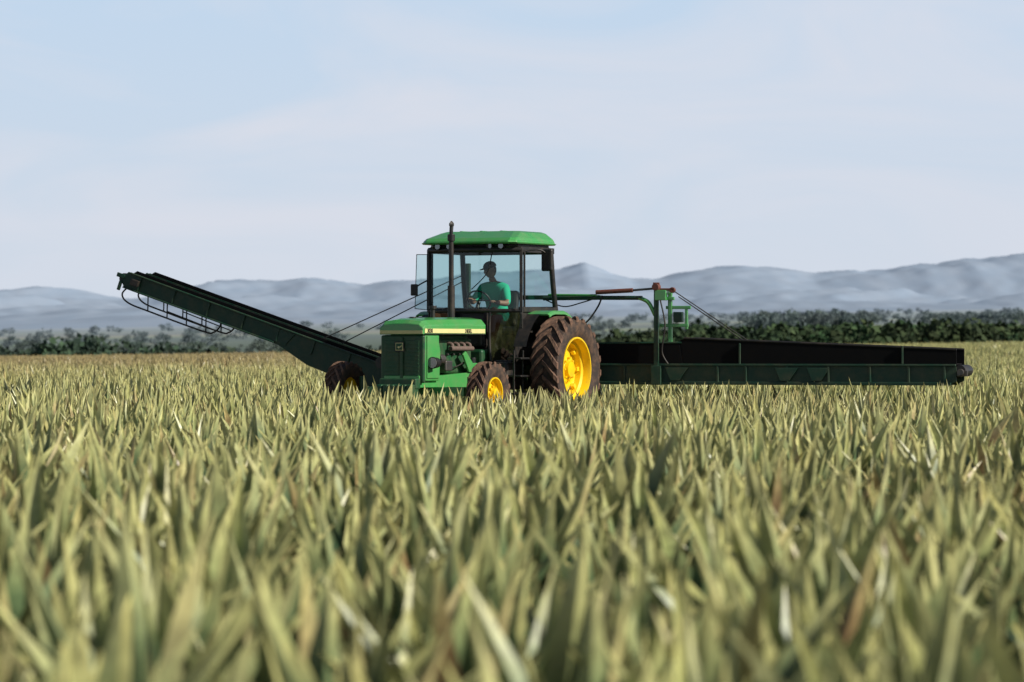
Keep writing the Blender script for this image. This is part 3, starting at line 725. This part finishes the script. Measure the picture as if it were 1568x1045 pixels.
tube('mast_knee_brace',HC,[(1.95,-.44,1.93),(2.10,-.44,1.86),(2.21,-.44,1.66)],.032,GREEN)
tube('top_link_beam',HC,[(.35,-.3,1.93),(1.3,-.38,1.935),(2.0,-.44,1.93)],.035,BOOMG,smooth=False)
tube('top_link_bright',HC,[(.45,-.36,1.985),(1.25,-.42,1.975)],.018,GREEN,smooth=False)
cyl('hydraulic_cylinder',HC,(1.25,-.44,2.02),(1.85,-.44,2.05),.035,RUST); cyl('hydraulic_rod',HC,(1.85,-.44,2.05),(2.25,-.44,2.08),.018,STEEL)
cyl('pivot_pin',HC,(2.23,-.52,2.10),(2.23,-.36,2.10),.055,RUST); box('pivot_lug',HC,(2.23,-.44,2.11),(.10,.05,.12),RUST); cyl('pin_rear',HC,(2.48,-.44,2.05),(2.48,-.36,2.05),.045,RUST)
box('pin_link',HC,(2.36,-.42,2.06),(.30,.04,.04),RUST)
tube('hydraulic_hose',HC,[(1.35,-.42,1.97),(1.28,-.42,1.80),(1.12,-.42,1.58),(.95,-.40,1.48),(.8,-.35,1.50)],.014,BLACK)
tube('hydraulic_hose_b',HC,[(.4,-.3,1.90),(.7,-.35,1.80),(1.0,-.38,1.86),(1.3,-.40,1.95)],.010,BLACK)
tube('hydraulic_hose_c',HC,[(2.3,-.47,1.9),(2.38,-.48,1.5),(2.33,-.48,1.1),(2.42,-.46,.9)],.012,BLACK)
for k,(a,b_) in enumerate((((2.48,-.40,2.05),(3.68,-.36,1.26)),((2.55,-.30,1.95),(3.58,-.30,1.27)))):
    tube('stay_cable_%d'%k,HC,[a,b_],.009,CABLE,smooth=False)
box('rear_mast',HC,(-1.0,0,1.55),(.08,.08,1.9),BOOMG); box('rear_mast_cross',HC,(.1,0,1.95),(2.2,.07,.07),BOOMG)
tube('stay_cable_2',HC,[(-1.0,-.05,2.34),(-3.35,-.3,1.30)],.009,CABLE,smooth=False)
tube('stay_cable_3',HC,[(-1.0,.05,2.26),(-3.25,.3,1.22)],.009,CABLE,smooth=False)

# ---------------------------------------------------------------- left elevator boom
S=Vector((-2.2,2.85,.83)); Eend=Vector((-6.27,4.1,2.29))
U=(Eend-S).normalized(); Vv=Vector((-.292,-.956,0)); Wv=U.cross(Vv).normalized(); Vv=Wv.cross(U).normalized()
M=Matrix((( U.x,Vv.x,Wv.x,S.x),(U.y,Vv.y,Wv.y,S.y),(U.z,Vv.z,Wv.z,S.z),(0,0,0,1)))
EB=empty('elevator_boom'); EB.matrix_world=M
L=(Eend-S).length
for v,nm in((.37,'near'),(-.37,'far')):
    sg=1 if v>0 else -1
    prism('side_plate_'+nm,EB,[(-1.3,-.18),(.4,-.32),(1.0,-.30),(1.6,-.15),(L-.05,-.13),(L+.03,-.02),(L-.06,.13),(-1.3,.14)],v-.012,v+.012,BOOMG,'y',.004)
    box('upper_flange_'+nm,EB,(L/2-.3,v+sg*.03,.125),(L+.4,.05,.025),BOOMG); box('lower_flange_'+nm,EB,(L/2+.8,v+sg*.03,-.135),(L-1.7,.05,.025),BOOMG)
    for i in range(7):
        uu=.35+i*.64
        box('stiffener_%s_%d'%(nm,i),EB,(uu,v+sg*.025,0),(.03,.03,.23),BOOMG)
    prism('gusset_'+nm,EB,[(1.35,.10),(1.75,.10),(1.62,-.12),(1.45,-.12)],v+sg*.014,v+sg*.03,BOOMG,'y',.003)
    prism('rubber_edge_'+nm,EB,[(-1.3,.145),(L-.15,.135),(L-.2,.19),(-1.3,.20)],v-.01,v+.01,RUBB,'y',.003)
    tube('guard_loop_'+nm,EB,[(L-.12,v*.9,-.10),(L-.05,v*.9,-.26),(L-.20,v*.9,-.36),(L-.6,v*.9,-.375),(L-1.6,v*.9,-.375),(L-1.78,v*.9,-.33),(L-1.85,v*.9,-.22),(L-1.85,v*.9,-.12)],.014,BLACK)
    tube('guard_mid_'+nm,EB,[(L-.9,v*.9,-.27),(L-1.8,v*.9,-.29)],.010,BLACK,smooth=False)
    for i in range(4):
        uu=L-.55-i*.36
        tube('guard_strut_%s_%d'%(nm,i),EB,[(uu+.06,v*.9,-.12),(uu-.02,v*.9,-.375)],.011,BLACK,smooth=False)
box('elevator_belt',EB,(L/2-.6,0,.07),(L+1.1,.70,.02),RUBB); box('elevator_return',EB,(L/2-.6,0,-.07),(L+1.1,.66,.02),RUBB)
for i in range(16): box('belt_cleat_%d'%i,EB,(-.9+i*.33,0,.10),(.03,.64,.05),RUBB)
cyl('head_roller',EB,(L-.02,-.38,0),(L-.02,.38,0),.09,BLACK)
box('tip_bracket',EB,(L+.05,.38,.03),(.14,.04,.07),BOOMG); box('tip_bracket_b',EB,(L+.02,.38,-.13),(.05,.05,.16),BOOMG)
box('drive_motor',EB,(L-.25,.44,.0),(.14,.10,.10),BLACK)

# ---------------------------------------------------------------- camera, sun, sky
cam=bpy.data.cameras.new('camera'); co=bpy.data.objects.new('camera',cam); scene.collection.objects.link(co)
co.location=(0,CAMY,CAMH); co.rotation_euler=(R(90)+5.5/FPX,0,0)
cam.lens=120; cam.sensor_width=36; cam.clip_start=0.5; cam.clip_end=30000
cam.dof.use_dof=True; cam.dof.focus_distance=48; cam.dof.aperture_fstop=3.0
scene.camera=co
az=R(-23); el=R(34)
sd=Vector((math.cos(az)*math.cos(el),math.sin(az)*math.cos(el),math.sin(el)))
sl=bpy.data.lights.new('sun','SUN'); sl.energy=5.0; sl.angle=R(0.5); sl.color=(1,.95,.84)
so=bpy.data.objects.new('sun',sl); so.rotation_euler=(-sd).to_track_quat('-Z','Y').to_euler(); so.location=(20,-5,30); scene.collection.objects.link(so)
w=bpy.data.worlds.new('World'); scene.world=w; w.use_nodes=True; nt=w.node_tree
bg=nt.nodes['Background']; bg.inputs['Strength'].default_value=0.05
sky=nt.nodes.new('ShaderNodeTexSky'); sky.sky_type='NISHITA'; sky.sun_disc=False; sky.sun_elevation=el; sky.sun_rotation=R(90)-az
sky.air_density=1.0; sky.dust_density=1.0
tc=nt.nodes.new('ShaderNodeTexCoord'); sp=nt.nodes.new('ShaderNodeSeparateXYZ'); nt.links.new(tc.outputs['Generated'],sp.inputs[0])
mr=nt.nodes.new('ShaderNodeMapRange'); mr.inputs['From Min'].default_value=0.10; mr.inputs['From Max'].default_value=0.20; mr.inputs['To Min'].default_value=0.95; mr.inputs['To Max'].default_value=0.03
nt.links.new(sp.outputs['Z'],mr.inputs['Value'])
vr=nt.nodes.new('ShaderNodeMapRange'); vr.inputs['From Min'].default_value=0.0; vr.inputs['From Max'].default_value=0.10; nt.links.new(sp.outputs['Z'],vr.inputs['Value'])
vc=nt.nodes.new('ShaderNodeMix'); vc.data_type='RGBA'; k=1/0.05
vc.inputs['A'].default_value=(.66*k,.72*k,.81*k,1); vc.inputs['B'].default_value=(.56*k,.70*k,.87*k,1); nt.links.new(vr.outputs[0],vc.inputs['Factor'])
mp=nt.nodes.new('ShaderNodeMapping'); mp.inputs['Scale'].default_value=(10,10,32); mp.inputs['Rotation'].default_value=(0,R(-8),0); mp.inputs['Location'].default_value=(3.1,0,1.7); nt.links.new(tc.outputs['Generated'],mp.inputs[0])
nz=nt.nodes.new('ShaderNodeTexNoise'); nz.inputs['Scale'].default_value=1.0; nz.inputs['Detail'].default_value=7; nz.inputs['Roughness'].default_value=.5; nz.inputs['Distortion'].default_value=.7; nt.links.new(mp.outputs[0],nz.inputs['Vector'])
cr=nt.nodes.new('ShaderNodeValToRGB'); cr.color_ramp.elements[0].position=.38; cr.color_ramp.elements[1].position=.68; cr.color_ramp.elements[1].color=(.85,.85,.85,1); nt.links.new(nz.outputs['Fac'],cr.inputs[0])
cl=nt.nodes.new('ShaderNodeMix'); cl.data_type='RGBA'; cl.inputs['B'].default_value=(.72*k,.75*k,.84*k,1); nt.links.new(cr.outputs[0],cl.inputs['Factor']); nt.links.new(vc.outputs['Result'],cl.inputs['A'])
mx=nt.nodes.new('ShaderNodeMix'); mx.data_type='RGBA'; nt.links.new(mr.outputs[0],mx.inputs['Factor']); nt.links.new(sky.outputs[0],mx.inputs['A']); nt.links.new(cl.outputs['Result'],mx.inputs['B'])
nt.links.new(mx.outputs['Result'],bg.inputs['Color'])
